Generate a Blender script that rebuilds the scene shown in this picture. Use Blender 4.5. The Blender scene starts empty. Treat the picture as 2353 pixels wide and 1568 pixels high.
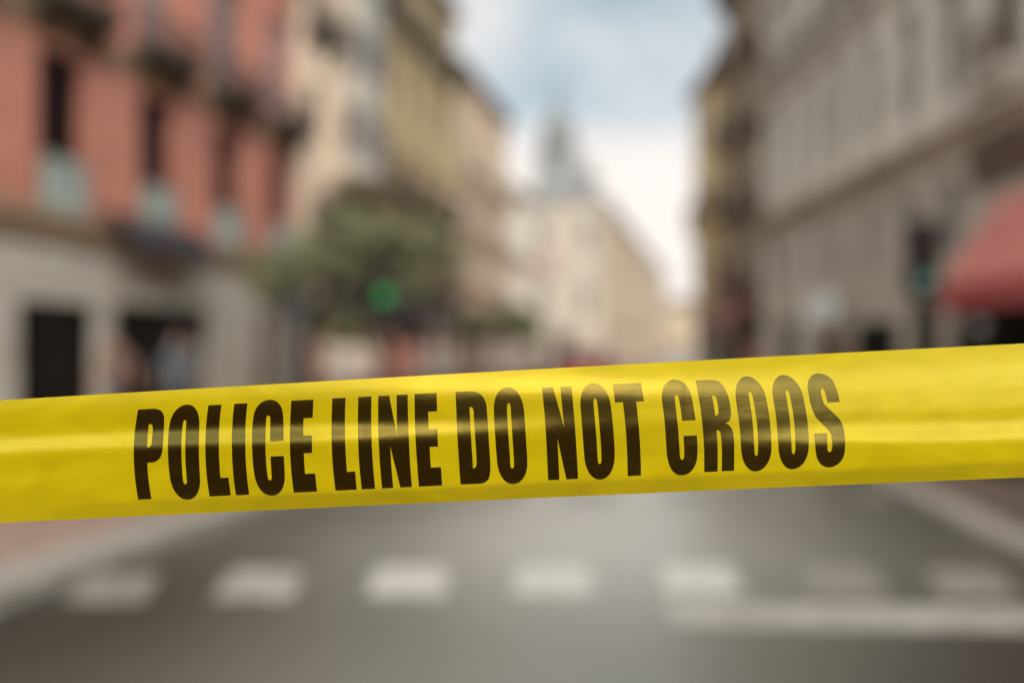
import bpy, bmesh, math, random
from mathutils import Vector, Matrix, noise
from mathutils.geometry import delaunay_2d_cdt
random.seed(7)
R = math.radians
SC = bpy.context.scene
COL = SC.collection

# ------------------------------------------------------------------ camera
EYE = 1.55
F = 1960.0                      # focal length in picture units (picture = 2352 x 1568)
CX, CY = 1176.0, 800.0          # principal column, horizon row
cam = bpy.data.cameras.new("camera")
cam_o = bpy.data.objects.new("camera", cam)
COL.objects.link(cam_o)
cam_o.location = (0, 0, EYE)
cam_o.rotation_euler = (R(90), 0, 0)
cam.sensor_width = 36
cam.lens = F / 2352 * 36
cam.shift_y = 16 / 2352
cam.clip_start = 0.02
cam.clip_end = 3000
TAPE_D = 0.55
cam.dof.use_dof = True
cam.dof.focus_distance = TAPE_D
cam.dof.aperture_fstop = 1.3
SC.camera = cam_o

# ------------------------------------------------------------------ sky, sun, exposure
GLOW = 6.3
SUN_EL, SUN_AZ = R(37), R(177)          # azimuth clockwise from the view direction (+Y)
w = bpy.data.worlds.new("World")
SC.world = w
w.use_nodes = True
nt = w.node_tree
nt.nodes.clear()
def N(t, **k):
    n = nt.nodes.new(t)
    for a, b in k.items():
        setattr(n, a, b)
    return n
def wmath(op, a, b=None):
    n = N('ShaderNodeMath', operation=op)
    for i, v in enumerate((a, b)):
        if v is None: continue
        if isinstance(v, (int, float)): n.inputs[i].default_value = v
        else: nt.links.new(v, n.inputs[i])
    return n.outputs[0]
out = N('ShaderNodeOutputWorld')
bg = N('ShaderNodeBackground')
bg.inputs['Strength'].default_value = 0.1
nt.links.new(bg.outputs[0], out.inputs[0])
sky = N('ShaderNodeTexSky', sky_type='NISHITA', sun_disc=False)
sky.sun_elevation = SUN_EL
sky.sun_rotation = SUN_AZ
sky.dust_density = 2.0
geo = N('ShaderNodeNewGeometry')
tc = N('ShaderNodeTexCoord')
sep = N('ShaderNodeSeparateXYZ')
nt.links.new(tc.outputs['Generated'], sep.inputs[0])
elev = sep.outputs['Z']
mp = N('ShaderNodeMapping'); mp.inputs['Scale'].default_value = (1, 1, 2.2)
mp.inputs['Location'].default_value = (0.35, 0.2, 0.1)
nt.links.new(tc.outputs['Generated'], mp.inputs[0])
nz = N('ShaderNodeTexNoise'); nz.inputs['Scale'].default_value = 2.6
nz.inputs['Detail'].default_value = 6; nz.inputs['Roughness'].default_value = 0.55
nt.links.new(mp.outputs[0], nz.inputs['Vector'])
def maprange(src, a, b, c=0.0, d=1.0):
    m = N('ShaderNodeMapRange', interpolation_type='SMOOTHSTEP')
    nt.links.new(src, m.inputs[0])
    for i, v in zip((1, 2, 3, 4), (a, b, c, d)): m.inputs[i].default_value = v
    return m.outputs[0]
cl = maprange(nz.outputs['Fac'], 0.42, 0.66)
low = maprange(elev, 0.30, 0.205)               # the sky whitens towards the roofs
def cloud(px, py, rad):                         # one cloud bank round a direction of the sky
    d = Vector(((px - CX) / F, 1, (CY - py) / F)).normalized()
    v = N('ShaderNodeVectorMath', operation='DISTANCE')
    nt.links.new(tc.outputs['Generated'], v.inputs[0]); v.inputs[1].default_value = d
    n2 = wmath('MULTIPLY', nz.outputs['Fac'], 0.12)
    return maprange(wmath('ADD', v.outputs['Value'], n2), rad + 0.1, rad * 0.3)
c1 = wmath('MULTIPLY', cloud(1090, 30, 0.11), 0.75)
c2 = cloud(1560, 480, 0.12)
c3 = cloud(1200, 360, 0.05)
fac = wmath('MAXIMUM', wmath('MAXIMUM', wmath('MULTIPLY', cl, 0.5), low), wmath('MAXIMUM', wmath('MAXIMUM', c1, wmath('MULTIPLY', cloud(1640, 120, 0.10), 0.5)), wmath('MAXIMUM', c2, c3)))
fac = wmath('MULTIPLY', fac, 0.97)
SKY_BLUE = (1.05, 1.42, 1.72, 1)
SKY_CLOUD = (3.30, 3.07, 2.92, 1)
veil = N('ShaderNodeMix', data_type='RGBA'); veil.inputs[0].default_value = 0.84
nt.links.new(sky.outputs[0], veil.inputs[6]); veil.inputs[7].default_value = (1.12, 1.45, 1.50, 1)
cmix = N('ShaderNodeMix', data_type='RGBA')
nt.links.new(fac, cmix.inputs[0]); nt.links.new(veil.outputs[2], cmix.inputs[6])
cmix.inputs[7].default_value = SKY_CLOUD
# broad bank of bright cloud added behind the camera for fill and tape highlights
band = wmath('MULTIPLY', maprange(elev, 0.30, 0.58), maprange(elev, 0.98, 0.70))
back = maprange(sep.outputs['Y'], 0.05, -0.55)
glow = wmath('MULTIPLY', wmath('MULTIPLY', band, back), wmath('ADD', wmath('ADD', wmath('MULTIPLY', sep.outputs['X'], 0.45), wmath('MULTIPLY', wmath('POWER', wmath('ABSOLUTE', sep.outputs['X']), 2.0), 2.6)), 0.8))
gain = wmath('ADD', maprange(elev, 0.45, 0.85, 1.0, 0.6), wmath('MULTIPLY', glow, GLOW))
vm = N('ShaderNodeVectorMath', operation='SCALE')
nt.links.new(cmix.outputs[2], vm.inputs[0]); nt.links.new(gain, vm.inputs['Scale'])
nt.links.new(vm.outputs[0], bg.inputs['Color'])

sun = bpy.data.lights.new("sun", 'SUN')
sun.energy = 0.5
sun.angle = R(26)
sun.color = (1, 0.93, 0.82)
sun_o = bpy.data.objects.new("sun", sun)
COL.objects.link(sun_o)
to_sun = Vector((math.sin(SUN_AZ) * math.cos(SUN_EL), math.cos(SUN_AZ) * math.cos(SUN_EL), math.sin(SUN_EL)))
sun_o.rotation_euler = to_sun.to_track_quat('Z', 'Y').to_euler()
sun_o.location = to_sun * 60
SC.view_settings.view_transform = 'Standard'
SC.view_settings.look = 'None'
SC.view_settings.gamma = 1
SC.view_settings.exposure = 1.66

# ------------------------------------------------------------------ helpers
def s2l(c):
    return tuple(((x / 255) / 12.92 if x / 255 <= 0.04045 else ((x / 255 + 0.055) / 1.055) ** 2.4) for x in c)

def mat(name, col, rough=0.8, var=0.12, scale=3.0, spec=0.3, bump=0.0, bscale=30.0, col2=None, emit=None, metal=0.0, coat=0.0):
    m = bpy.data.materials.new(name)
    m.use_nodes = True
    t = m.node_tree
    b = t.nodes['Principled BSDF']
    b.inputs['Roughness'].default_value = rough
    b.inputs['Specular IOR Level'].default_value = spec
    b.inputs['Metallic'].default_value = metal
    b.inputs['Coat Weight'].default_value = coat
    co = t.nodes.new('ShaderNodeTexCoord')
    n = t.nodes.new('ShaderNodeTexNoise')
    n.inputs['Scale'].default_value = scale; n.inputs['Detail'].default_value = 7
    n.inputs['Roughness'].default_value = 0.6
    t.links.new(co.outputs['Object'], n.inputs['Vector'])
    r = t.nodes.new('ShaderNodeValToRGB')
    c2 = col2 or tuple(x * (1 - var * 2) for x in col)
    hi = tuple(min(1, x * (1 + var)) for x in col)
    r.color_ramp.elements[0].position = 0.32; r.color_ramp.elements[0].color = (*c2, 1)
    r.color_ramp.elements[1].position = 0.68; r.color_ramp.elements[1].color = (*hi, 1)
    t.links.new(n.outputs['Fac'], r.inputs[0])
    t.links.new(r.outputs[0], b.inputs['Base Color'])
    if bump:
        n2 = t.nodes.new('ShaderNodeTexNoise'); n2.inputs['Scale'].default_value = bscale
        n2.inputs['Detail'].default_value = 5
        t.links.new(co.outputs['Object'], n2.inputs['Vector'])
        bp = t.nodes.new('ShaderNodeBump'); bp.inputs['Strength'].default_value = bump
        bp.inputs['Distance'].default_value = 0.02
        t.links.new(n2.outputs['Fac'], bp.inputs['Height']); t.links.new(bp.outputs[0], b.inputs['Normal'])
    if emit:
        b.inputs['Emission Color'].default_value = (*emit[:3], 1)
        b.inputs['Emission Strength'].default_value = emit[3]
    return m

class MB:
    """collects boxes, bars, tubes and turned shapes; build() links them as ONE mesh"""
    def __init__(s): s.v = []; s.f = []
    def add(s, vs, fs):
        o = len(s.v); s.v += [tuple(p) for p in vs]; s.f += [tuple(i + o for i in q) for q in fs]; return s
    def box(s, x0, x1, y0, y1, z0, z1):
        return s.add([(x0,y0,z0),(x1,y0,z0),(x1,y1,z0),(x0,y1,z0),(x0,y0,z1),(x1,y0,z1),(x1,y1,z1),(x0,y1,z1)],
                     [(0,3,2,1),(4,5,6,7),(0,1,5,4),(1,2,6,5),(2,3,7,6),(3,0,4,7)])
    def quad(s, a, b, c, d): return s.add([a, b, c, d], [(0, 1, 2, 3)])
    def lathe(s, prof, n=16, c=(0, 0), zoff=0):
        vs = []; fs = []
        for r, z in prof:
            for k in range(n):
                a = 2 * math.pi * k / n
                vs.append((c[0] + r * math.cos(a), c[1] + r * math.sin(a), z + zoff))
        for i in range(len(prof) - 1):
            for k in range(n):
                fs.append((i*n+k, i*n+(k+1) % n, (i+1)*n+(k+1) % n, (i+1)*n+k))
        fs.append(tuple(range(n))[::-1]); fs.append(tuple((len(prof)-1)*n + k for k in range(n)))
        return s.add(vs, fs)
    def tube(s, pts, rads, n=8):
        vs = []; fs = []
        pts = [Vector(p) for p in pts]
        for i, p in enumerate(pts):
            d = (pts[min(i+1, len(pts)-1)] - pts[max(i-1, 0)]).normalized()
            u = d.orthogonal().normalized() if abs(d.z) < 0.95 else Vector((1, 0, 0)); u = (u - d * u.dot(d)).normalized()
            q = d.cross(u); r = rads[i] if isinstance(rads, (list, tuple)) else rads
            for k in range(n):
                a = 2 * math.pi * k / n
                vs.append(p + (u * math.cos(a) + q * math.sin(a)) * r)
        for i in range(len(pts) - 1):
            for k in range(n):
                fs.append((i*n+k, i*n+(k+1) % n, (i+1)*n+(k+1) % n, (i+1)*n+k))
        fs.append(tuple(range(n))[::-1]); fs.append(tuple((len(pts)-1)*n + k for k in range(n)))
        return s.add(vs, fs)
    def prism(s, prof, x0, x1):                 # outline in (y, z) run along x
        n = len(prof)
        vs = [(x0, y, z) for y, z in prof] + [(x1, y, z) for y, z in prof]
        fs = [(i, (i+1) % n, n + (i+1) % n, n + i) for i in range(n)] + [tuple(range(n))[::-1], tuple(range(n, 2*n))]
        return s.add(vs, fs)
    def mesh(s, name, m, smooth=False):
        me = bpy.data.meshes.new(name); me.from_pydata(s.v, [], s.f)
        bm = bmesh.new(); bm.from_mesh(me); bmesh.ops.recalc_face_normals(bm, faces=bm.faces); bm.to_mesh(me); bm.free()
        if smooth: me.shade_smooth()
        for x in (m if isinstance(m, list) else [m]): me.materials.append(x)
        return me
    def build(s, name, m, parent=None, smooth=False, bevel=0.0):
        o = bpy.data.objects.new(name, s.mesh(name, m, smooth)); COL.objects.link(o)
        if parent: o.parent = parent
        if bevel:
            b = o.modifiers.new("edges", 'BEVEL'); b.width = bevel; b.segments = 2; b.limit_method = 'ANGLE'
        return o

def tag(o, label=None, cat=None, group=None, kind=None):
    if label: o['label'] = label
    if cat: o['category'] = cat
    if group: o['group'] = group
    if kind: o['kind'] = kind
    return o
def thing(name, label, cat, loc=(0, 0, 0), rz=0.0, group=None):
    o = bpy.data.objects.new(name, None); COL.objects.link(o)
    o.empty_display_size = 0.3
    o.location = loc; o.rotation_euler = (0, 0, rz)
    return tag(o, label, cat, group)
def child(name, me, parent, loc=(0, 0, 0), rot=(0, 0, 0)):
    o = bpy.data.objects.new(name, me); COL.objects.link(o); o.parent = parent
    o.location = loc; o.rotation_euler = rot
    return o
def at(px, Y, z=0.0):
    """ground point in the column px of the picture, Y metres in front"""
    return ((px - CX) / F * Y, Y, z)

# street frame: axis points along the street, t is measured to its right
TH = math.atan((1590 - CX) / F)
AX = Vector((math.sin(TH), math.cos(TH), 0)); RT = Vector((math.cos(TH), -math.sin(TH), 0))
def st(s, t, z=0.0):
    p = AX * s + RT * t
    return (p.x, p.y, z)

# ------------------------------------------------------------------ materials
def asphalt_material():
    m = mat('asphalt', (0.0145, 0.0135, 0.009), rough=0.32, var=0.16, scale=0.9, spec=0.85, bump=0.08, bscale=90)
    t = m.node_tree; b = t.nodes['Principled BSDF']
    co = t.nodes['Texture Coordinate']
    sp = t.nodes.new('ShaderNodeSeparateXYZ'); t.links.new(co.outputs['Object'], sp.inputs[0])
    # pale band along the lane: sky sheen put into the colour (object x = distance across it)
    a = t.nodes.new('ShaderNodeMath'); a.operation = 'ADD'; a.inputs[1].default_value = SHEEN_T
    t.links.new(sp.outputs['X'], a.inputs[0])
    ab = t.nodes.new('ShaderNodeMath'); ab.operation = 'ABSOLUTE'; t.links.new(a.outputs[0], ab.inputs[0])
    mr = t.nodes.new('ShaderNodeMapRange'); mr.interpolation_type = 'SMOOTHSTEP'
    t.links.new(ab.outputs[0], mr.inputs[0]); mr.inputs[1].default_value = 2.9; mr.inputs[2].default_value = 0.0
    # near shade and far sky sheen put into the colour: darker near, paler beyond
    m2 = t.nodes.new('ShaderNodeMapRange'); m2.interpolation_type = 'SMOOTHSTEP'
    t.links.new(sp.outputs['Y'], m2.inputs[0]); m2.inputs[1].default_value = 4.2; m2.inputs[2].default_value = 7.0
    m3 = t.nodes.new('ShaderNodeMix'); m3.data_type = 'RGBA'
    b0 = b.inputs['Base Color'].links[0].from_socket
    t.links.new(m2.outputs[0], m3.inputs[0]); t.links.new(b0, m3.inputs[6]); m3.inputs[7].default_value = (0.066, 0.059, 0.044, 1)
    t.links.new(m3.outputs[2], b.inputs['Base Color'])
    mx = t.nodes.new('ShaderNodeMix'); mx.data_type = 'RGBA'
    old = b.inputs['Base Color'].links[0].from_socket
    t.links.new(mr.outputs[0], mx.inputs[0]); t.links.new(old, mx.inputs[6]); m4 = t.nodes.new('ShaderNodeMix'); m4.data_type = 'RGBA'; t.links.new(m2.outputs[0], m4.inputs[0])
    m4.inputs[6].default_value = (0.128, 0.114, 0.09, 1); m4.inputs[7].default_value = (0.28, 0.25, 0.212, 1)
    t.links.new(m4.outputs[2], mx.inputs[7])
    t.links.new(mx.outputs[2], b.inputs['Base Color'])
    return m
SHEEN_T = 0.9
M = {}
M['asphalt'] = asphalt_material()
M['paint'] = mat('road_paint', (0.41, 0.37, 0.32), rough=0.45, var=0.15, scale=8)
M['paint_mid'] = mat('faded_road_paint', (0.3, 0.265, 0.22), rough=0.4, var=0.2, scale=5)
M['paint_worn'] = mat('worn_road_paint', (0.205, 0.182, 0.146), rough=0.4, var=0.25, scale=8)
M['stone_kerb'] = mat('kerb_stone', (0.235, 0.2, 0.16), rough=0.7, var=0.12, scale=4)
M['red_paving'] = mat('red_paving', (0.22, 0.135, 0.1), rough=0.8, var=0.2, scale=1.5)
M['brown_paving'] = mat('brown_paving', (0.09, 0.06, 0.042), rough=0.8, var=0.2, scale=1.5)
M['earth'] = mat('ground_base', (0.16, 0.14, 0.12), var=0.15, scale=0.3)
M['red_wall'] = mat('red_stucco', (0.5, 0.195, 0.135), var=0.10, scale=0.8)
M['red_stone'] = mat('beige_stone', (0.43, 0.375, 0.3), var=0.10, scale=1.2)
M['ochre_trim'] = mat('ochre_stucco', (0.28, 0.19, 0.115), var=0.12)
M['cream'] = mat('cream_stucco', (0.85, 0.62, 0.44), var=0.14, scale=0.5)
M['ochre'] = mat('yellow_stucco', (0.42, 0.3, 0.145), var=0.14, scale=0.5)
M['tan'] = mat('tan_stucco', (0.5, 0.365, 0.255), var=0.16, scale=0.6)
M['pale'] = mat('pale_stucco', (0.37, 0.31, 0.24), var=0.10, scale=0.5)
M['bright'] = mat('bright_cream_stucco', (0.78, 0.66, 0.53), var=0.1, scale=0.5)
M['far'] = mat('far_stucco', (0.46, 0.345, 0.23), var=0.1, scale=0.4)
M['grey_wall'] = mat('grey_stone', (0.54, 0.475, 0.385), var=0.12, scale=0.6)
M['brown_stone'] = mat('brown_stone', (0.49, 0.4, 0.305), var=0.14, scale=0.8)
M['ochre_r'] = mat('ochre_render', (0.66, 0.5, 0.28), var=0.14, scale=0.6)
M['brown_r'] = mat('brown_render', (0.5, 0.385, 0.27), var=0.15, scale=0.6)
M['slate'] = mat('slate', (0.165, 0.158, 0.145), rough=0.5, var=0.15, scale=3)
M['roof'] = mat('roof_tile', (0.13, 0.075, 0.045), var=0.2, scale=2)
M['glass'] = mat('window_glass', (0.018, 0.014, 0.014), rough=0.25, spec=0.3, var=0.2)
M['glass_red'] = mat('shaded_window', (0.016, 0.006, 0.006), rough=0.5, spec=0.15, var=0.2)
M['glass_mid'] = mat('dull_window', (0.06, 0.052, 0.045), rough=0.35, spec=0.35, var=0.2)
M['glass_grey'] = mat('grey_window', (0.14, 0.12, 0.105), rough=0.3, spec=0.4, var=0.2)
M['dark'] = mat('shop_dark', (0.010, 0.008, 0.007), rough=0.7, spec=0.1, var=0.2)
M['panel'] = mat('pale_green_panel', (0.30, 0.33, 0.285), rough=0.6, var=0.08)
M['bay'] = mat('bay_window_paint', (0.44, 0.385, 0.32), rough=0.5, var=0.08)
M['iron'] = mat('dark_iron', (0.030, 0.026, 0.020), rough=0.5, var=0.2)
M['balcony'] = mat('balcony_slab', (0.05, 0.042, 0.028), rough=0.8, var=0.2)
M['wood'] = mat('dark_wood', (0.12, 0.07, 0.045), rough=0.6, var=0.2)
M['shutter'] = mat('pink_grey_shutter', (0.33, 0.205, 0.175), rough=0.7, var=0.12)
M['signgrey'] = mat('slate_awning', (0.05, 0.038, 0.042), rough=0.7, var=0.15)
M['awning'] = mat('red_canvas', (0.44, 0.145, 0.115), rough=0.85, var=0.1)
M['awning_low'] = mat('dark_red_canvas', (0.36, 0.07, 0.06), rough=0.85, var=0.1)
M['awning_old'] = mat('faded_red_canvas', (0.27, 0.11, 0.10), rough=0.85, var=0.15)
M['white'] = mat('white_board', (0.72, 0.73, 0.68), rough=0.6, var=0.06)
M['metal'] = mat('grey_metal', (0.07, 0.07, 0.066), rough=0.5, var=0.1, metal=0.3)
M['black'] = mat('black_plastic', (0.012, 0.012, 0.011), rough=0.45, var=0.1)
def leafy(name, col):
    m = mat(name, col, rough=0.6, var=0.35, scale=1.6)
    t = m.node_tree; b = t.nodes['Principled BSDF']; o = t.nodes['Material Output']
    tr = t.nodes.new('ShaderNodeBsdfTranslucent'); t.links.new(b.inputs['Base Color'].links[0].from_socket, tr.inputs['Color'])
    ms = t.nodes.new('ShaderNodeMixShader'); ms.inputs[0].default_value = 0.4
    t.links.new(b.outputs[0], ms.inputs[1]); t.links.new(tr.outputs[0], ms.inputs[2]); t.links.new(ms.outputs[0], o.inputs['Surface'])
    return m
M['bark'] = mat('bark', (0.07, 0.052, 0.036), var=0.25, scale=8)
M['leaf'] = leafy('leaves', (0.34, 0.34, 0.195))
M['leaf_dark'] = leafy('dark_leaves', (0.11, 0.10, 0.062))
M['leaf_brown'] = leafy('brown_leaves', (0.24, 0.165, 0.09))
M['skin'] = mat('skin', (0.40, 0.22, 0.15), rough=0.5, var=0.05)
M['car_red'] = mat('red_car_paint', (0.45, 0.055, 0.05), rough=0.3, var=0.03, coat=0.6)
M['tyre'] = mat('tyre_rubber', (0.02, 0.02, 0.02), rough=0.9)
M['lens_red'] = mat('red_lens_glass', (0.06, 0.008, 0.008), rough=0.3)
M['lens_amber'] = mat('amber_lens_glass', (0.07, 0.035, 0.008), rough=0.3)
M['lens_green'] = mat('green_lens_lit', (0.03, 0.2, 0.06), rough=0.3, emit=(0.05, 0.50, 0.10, 0.17))
M['lens_teal'] = mat('teal_lens_lit', (0.08, 0.22, 0.18), rough=0.3, emit=(0.30, 0.50, 0.48, 0.09))
M['lamp'] = mat('lamp_globe', (0.3, 0.27, 0.23), rough=0.4, emit=(0.9, 0.78, 0.62, 0.04))
M['blue_bin'] = mat('dark_blue_plastic', (0.03, 0.036, 0.05), rough=0.5)

# ------------------------------------------------------------------ the ground
def sheet(name, pts, z, m, parent=None):
    me = bpy.data.meshes.new(name)
    me.from_pydata([(p[0], p[1], z) for p in pts], [], [tuple(range(len(pts)))])
    me.materials.append(m)
    o = bpy.data.objects.new(name, me); COL.objects.link(o)
    return o
tag(sheet('ground', [(-600, -300), (600, -300), (600, 900), (-600, 900)], -0.03, M['earth']), kind='structure')
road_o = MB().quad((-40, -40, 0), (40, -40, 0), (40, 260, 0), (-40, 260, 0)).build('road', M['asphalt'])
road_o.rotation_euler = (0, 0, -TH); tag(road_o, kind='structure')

def slab(name, outline, z0, z1, m):
    n = len(outline)
    vs = [(p[0], p[1], z0) for p in outline] + [(p[0], p[1], z1) for p in outline]
    fs = [(i, (i+1) % n, n+(i+1) % n, n+i) for i in range(n)] + [tuple(range(n, 2*n))]
    o = MB().add(vs, fs).build(name, m)
    return tag(o, kind='structure')
KL = -4.0
# left: straight kerb, right: a kerb that swings out towards the crossing
kr = [(4.2, 3.3), (5.2, 2.74), (6.2, 2.38), (7.5, 2.19), (9.5, 2.06), (13, 2.0), (20, 2.0)]
def st2(s, t): return st(s, t)[:2]
slab('kerb', [st2(-12, KL), st2(250, KL), st2(250, KL - 0.5), st2(-12, KL - 0.5)], -0.02, 0.12, M['stone_kerb'])
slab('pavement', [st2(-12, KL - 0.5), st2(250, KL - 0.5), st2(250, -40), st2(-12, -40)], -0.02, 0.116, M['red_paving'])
right_in = [st2(s, t) for s, t in kr] + [(9.3, 21.5), (12.4, 40), (60, 240)]
right_out = [st2(s, t + 0.34) for s, t in kr] + [(9.7, 21.5), (12.8, 40), (60.6, 240)]
corner = [(30, right_in[0][1] - 2.2)]
slab('kerb', right_in + right_out[::-1], -0.02, 0.12, M['stone_kerb'])
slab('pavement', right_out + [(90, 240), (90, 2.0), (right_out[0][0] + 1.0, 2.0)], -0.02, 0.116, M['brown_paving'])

def squares(name, spots, m):
    b = MB()
    for xc, y0, y1, sk in spots: b.quad((xc - 0.25, y0, 0), (xc + 0.25, y0, 0), (xc + 0.25 + sk, y1, 0), (xc - 0.25 + sk, y1, 0))
    o = b.build(name, m); o.location.z = 0.004; return tag(o, kind='structure')
near = []
for cxp, cyp in ((262, 1352), (600, 1342), (940, 1335), (1272, 1332), (1606, 1330), (1932, 1333), (2225, 1340)):
    y0, y1 = 3038 / (cyp + 33 - 800), 3038 / (cyp - 33 - 800)
    xc = (cxp - CX) / F * 0.5 * (y0 + y1)
    near.append((xc - 0.03 * xc, y0, y1, 0.06 * xc))          # the blocks fan out a little, skewed by their offset from the camera axis
squares('crossing_marking', near[2:5], M['paint'])
squares('crossing_marking', [near[1]], M['paint_mid'])
squares('crossing_marking', [near[0]] + near[5:], M['paint_worn'])
squares('crossing_marking', [(0.78 + k * 1.03, 8.7, 9.35, 0.1) for k in range(-3, 4)], M['paint_worn'])
o = sheet('stop_line', [(0.90, 4.76), (3.6, 4.62), (3.6, 5.03), (0.92, 5.22)], 0.008, M['paint_mid']); tag(o, kind='structure')

# ------------------------------------------------------------------ police tape
def smooth(a, b, x):
    t = max(0.0, min(1.0, (x - a) / (b - a))); return t * t * (3 - 2 * t)
def quad_through(x, a, b, c):           # parabola through x = 0, 1176, 2352; straight beyond the frame
    def q(x):
        u = x / 1176
        return a * (u - 1) * (u - 2) / 2 - b * u * (u - 2) + c * u * (u - 1) / 2
    if x < 0: return q(0) + (q(1) - q(0)) * x
    if x > 2352: return q(2352) + (q(2352) - q(2351)) * (x - 2352)
    return q(x)
def edge_top(x): return quad_through(x, 919.0, 850.8, 788.6)
def edge_bot(x): return quad_through(x, 1200.2, 1145.6, 1096.0)
TAPE_W = 0.082
def bump1(v, c, up, dn):
    s = up if v < c else dn
    return math.exp(-((v - c) / s) ** 2)
def tilt(x, v):
    """how far the film leans back (degrees) at picture column x and v across it"""
    u = x / 2352
    a = 1.0 + 6.5 * smooth(0.10, 0.90, u)
    a += (13 + 16 * smooth(0.15, 0.8, u)) * math.exp(-(v / (0.15 + 0.16 * smooth(0.3, 1.0, u))) ** 2)
    lc = 0.375 + 0.05 * smooth(0, 0.45, u)
    a += 25 * (1 - 0.80 * smooth(0.25, 0.60, u)) * bump1(v, lc, 0.085, 0.075)
    a += 7 * (1 - smooth(0.1, 0.4, u)) * bump1(v, 0.66, 0.07, 0.07)
    rc = 0.60 + 0.055 * smooth(0.68, 1.0, u)
    a += 22 * smooth(0.60, 0.92, u) * bump1(v, rc, 0.085, 0.06)
    a -= 24 * smooth(0.85, 0.91, v) * smooth(-0.2, 0.4, u)
    rg = 1 - abs(noise.noise(Vector((u * 22 - v * 4, v * 3.5 + u * 5, 9.3))))
    a += 2.6 * (max(0.0, rg - 0.82) / 0.18) ** 2 * smooth(0.5, 0.72, v) * smooth(0.2, 0.5, u)
    rg = 1 - abs(noise.noise(Vector((u * 9 + v * 3, v * 2.2, 2.3))))
    a += 1.0 * (max(0.0, rg - 0.85) / 0.15) ** 2
    a += 1.2 * noise.noise(Vector((u * 9, v * 3, 1.7))) + 0.7 * noise.noise(Vector((u * 30 + v * 6, v * 7, 4.1)))
    return a
NV = 72
_cols = {}
def relief(x):
    k = round(x, 2)
    if k not in _cols:
        h = [0.0]
        for i in range(NV):
            h.append(h[-1] - math.tan(R(tilt(x, (i + 0.5) / NV))) * TAPE_W / NV)
        m_ = sum(h) / len(h)
        _cols[k] = [q - m_ for q in h]
    return _cols[k]
def tape_point(x, v, lift=0.0):
    h = relief(x); f_ = max(0.0, min(NV - 1e-6, v * NV)); i = int(f_)
    d = TAPE_D + h[i] + (h[i+1] - h[i]) * (f_ - i)
    y = edge_top(x) + (edge_bot(x) - edge_top(x)) * v
    p = Vector(((x - CX) / F * d, d, EYE + (CY - y) / F * d))
    if lift: p += tape_normal(x, v) * lift
    return p
def tape_normal(x, v):
    e, g = 2.0, 0.01
    du = tape_point(x + e, v) - tape_point(x - e, v)
    dv = tape_point(x, min(1, v + g)) - tape_point(x, max(0, v - g))
    n = du.cross(dv).normalized()
    return n if n.y < 0 else -n

def film_material(name, col, translucent, dirt):
    m = bpy.data.materials.new(name); m.use_nodes = True
    t = m.node_tree; b = t.nodes['Principled BSDF']; o = t.nodes['Material Output']
    co = t.nodes.new('ShaderNodeTexCoord')
    mpn = t.nodes.new('ShaderNodeMapping'); mpn.inputs['Scale'].default_value = (1, 1, 2.6)
    mpn.inputs['Rotation'].default_value = (0, R(-20), 0)
    t.links.new(co.outputs['Object'], mpn.inputs[0])
    n1 = t.nodes.new('ShaderNodeTexNoise'); n1.inputs['Scale'].default_value = 16; n1.inputs['Detail'].default_value = 5
    n1.inputs['Distortion'].default_value = 1.4
    t.links.new(mpn.outputs[0], n1.inputs['Vector'])
    n2 = t.nodes.new('ShaderNodeTexNoise'); n2.inputs['Scale'].default_value = 70; n2.inputs['Detail'].default_value = 4
    t.links.new(mpn.outputs[0], n2.inputs['Vector'])
    ad = t.nodes.new('ShaderNodeMath'); ad.operation = 'MULTIPLY_ADD'; ad.inputs[1].default_value = 0.25
    t.links.new(n2.outputs['Fac'], ad.inputs[0]); t.links.new(n1.outputs['Fac'], ad.inputs[2])
    bp = t.nodes.new('ShaderNodeBump'); bp.inputs['Strength'].default_value = 0.045; bp.inputs['Distance'].default_value = 0.004
    t.links.new(ad.outputs[0], bp.inputs['Height'])
    t.links.new(bp.outputs[0], b.inputs['Normal']); 
    r = t.nodes.new('ShaderNodeValToRGB')
    r.color_ramp.elements[0].position = 0.3; r.color_ramp.elements[0].color = (*[c * (1 - dirt) for c in col], 1)
    r.color_ramp.elements[1].position = 0.65; r.color_ramp.elements[1].color = (*col, 1)
    t.links.new(n1.outputs['Fac'], r.inputs[0]); t.links.new(r.outputs[0], b.inputs['Base Color'])
    b.inputs['Roughness'].default_value = 0.24
    b.inputs['IOR'].default_value = 1.55
    b.inputs['Specular IOR Level'].default_value = 0.45
    b.inputs['Specular Tint'].default_value = (1.0, 0.76, 0.16, 1)
    if translucent:
        tr = t.nodes.new('ShaderNodeBsdfTranslucent'); t.links.new(r.outputs[0], tr.inputs['Color'])
        ms = t.nodes.new('ShaderNodeMixShader'); ms.inputs[0].default_value = translucent
        t.links.new(b.outputs[0], ms.inputs[1]); t.links.new(tr.outputs[0], ms.inputs[2])
        t.links.new(ms.outputs[0], o.inputs['Surface'])
    return m
M['tape'] = film_material('yellow_film', (0.36, 0.256, 0.002), 0.18, 0.16)
M['ink'] = film_material('dark_brown_print', (0.008, 0.003, 0.0002), 0.0, 0.1)

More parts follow.
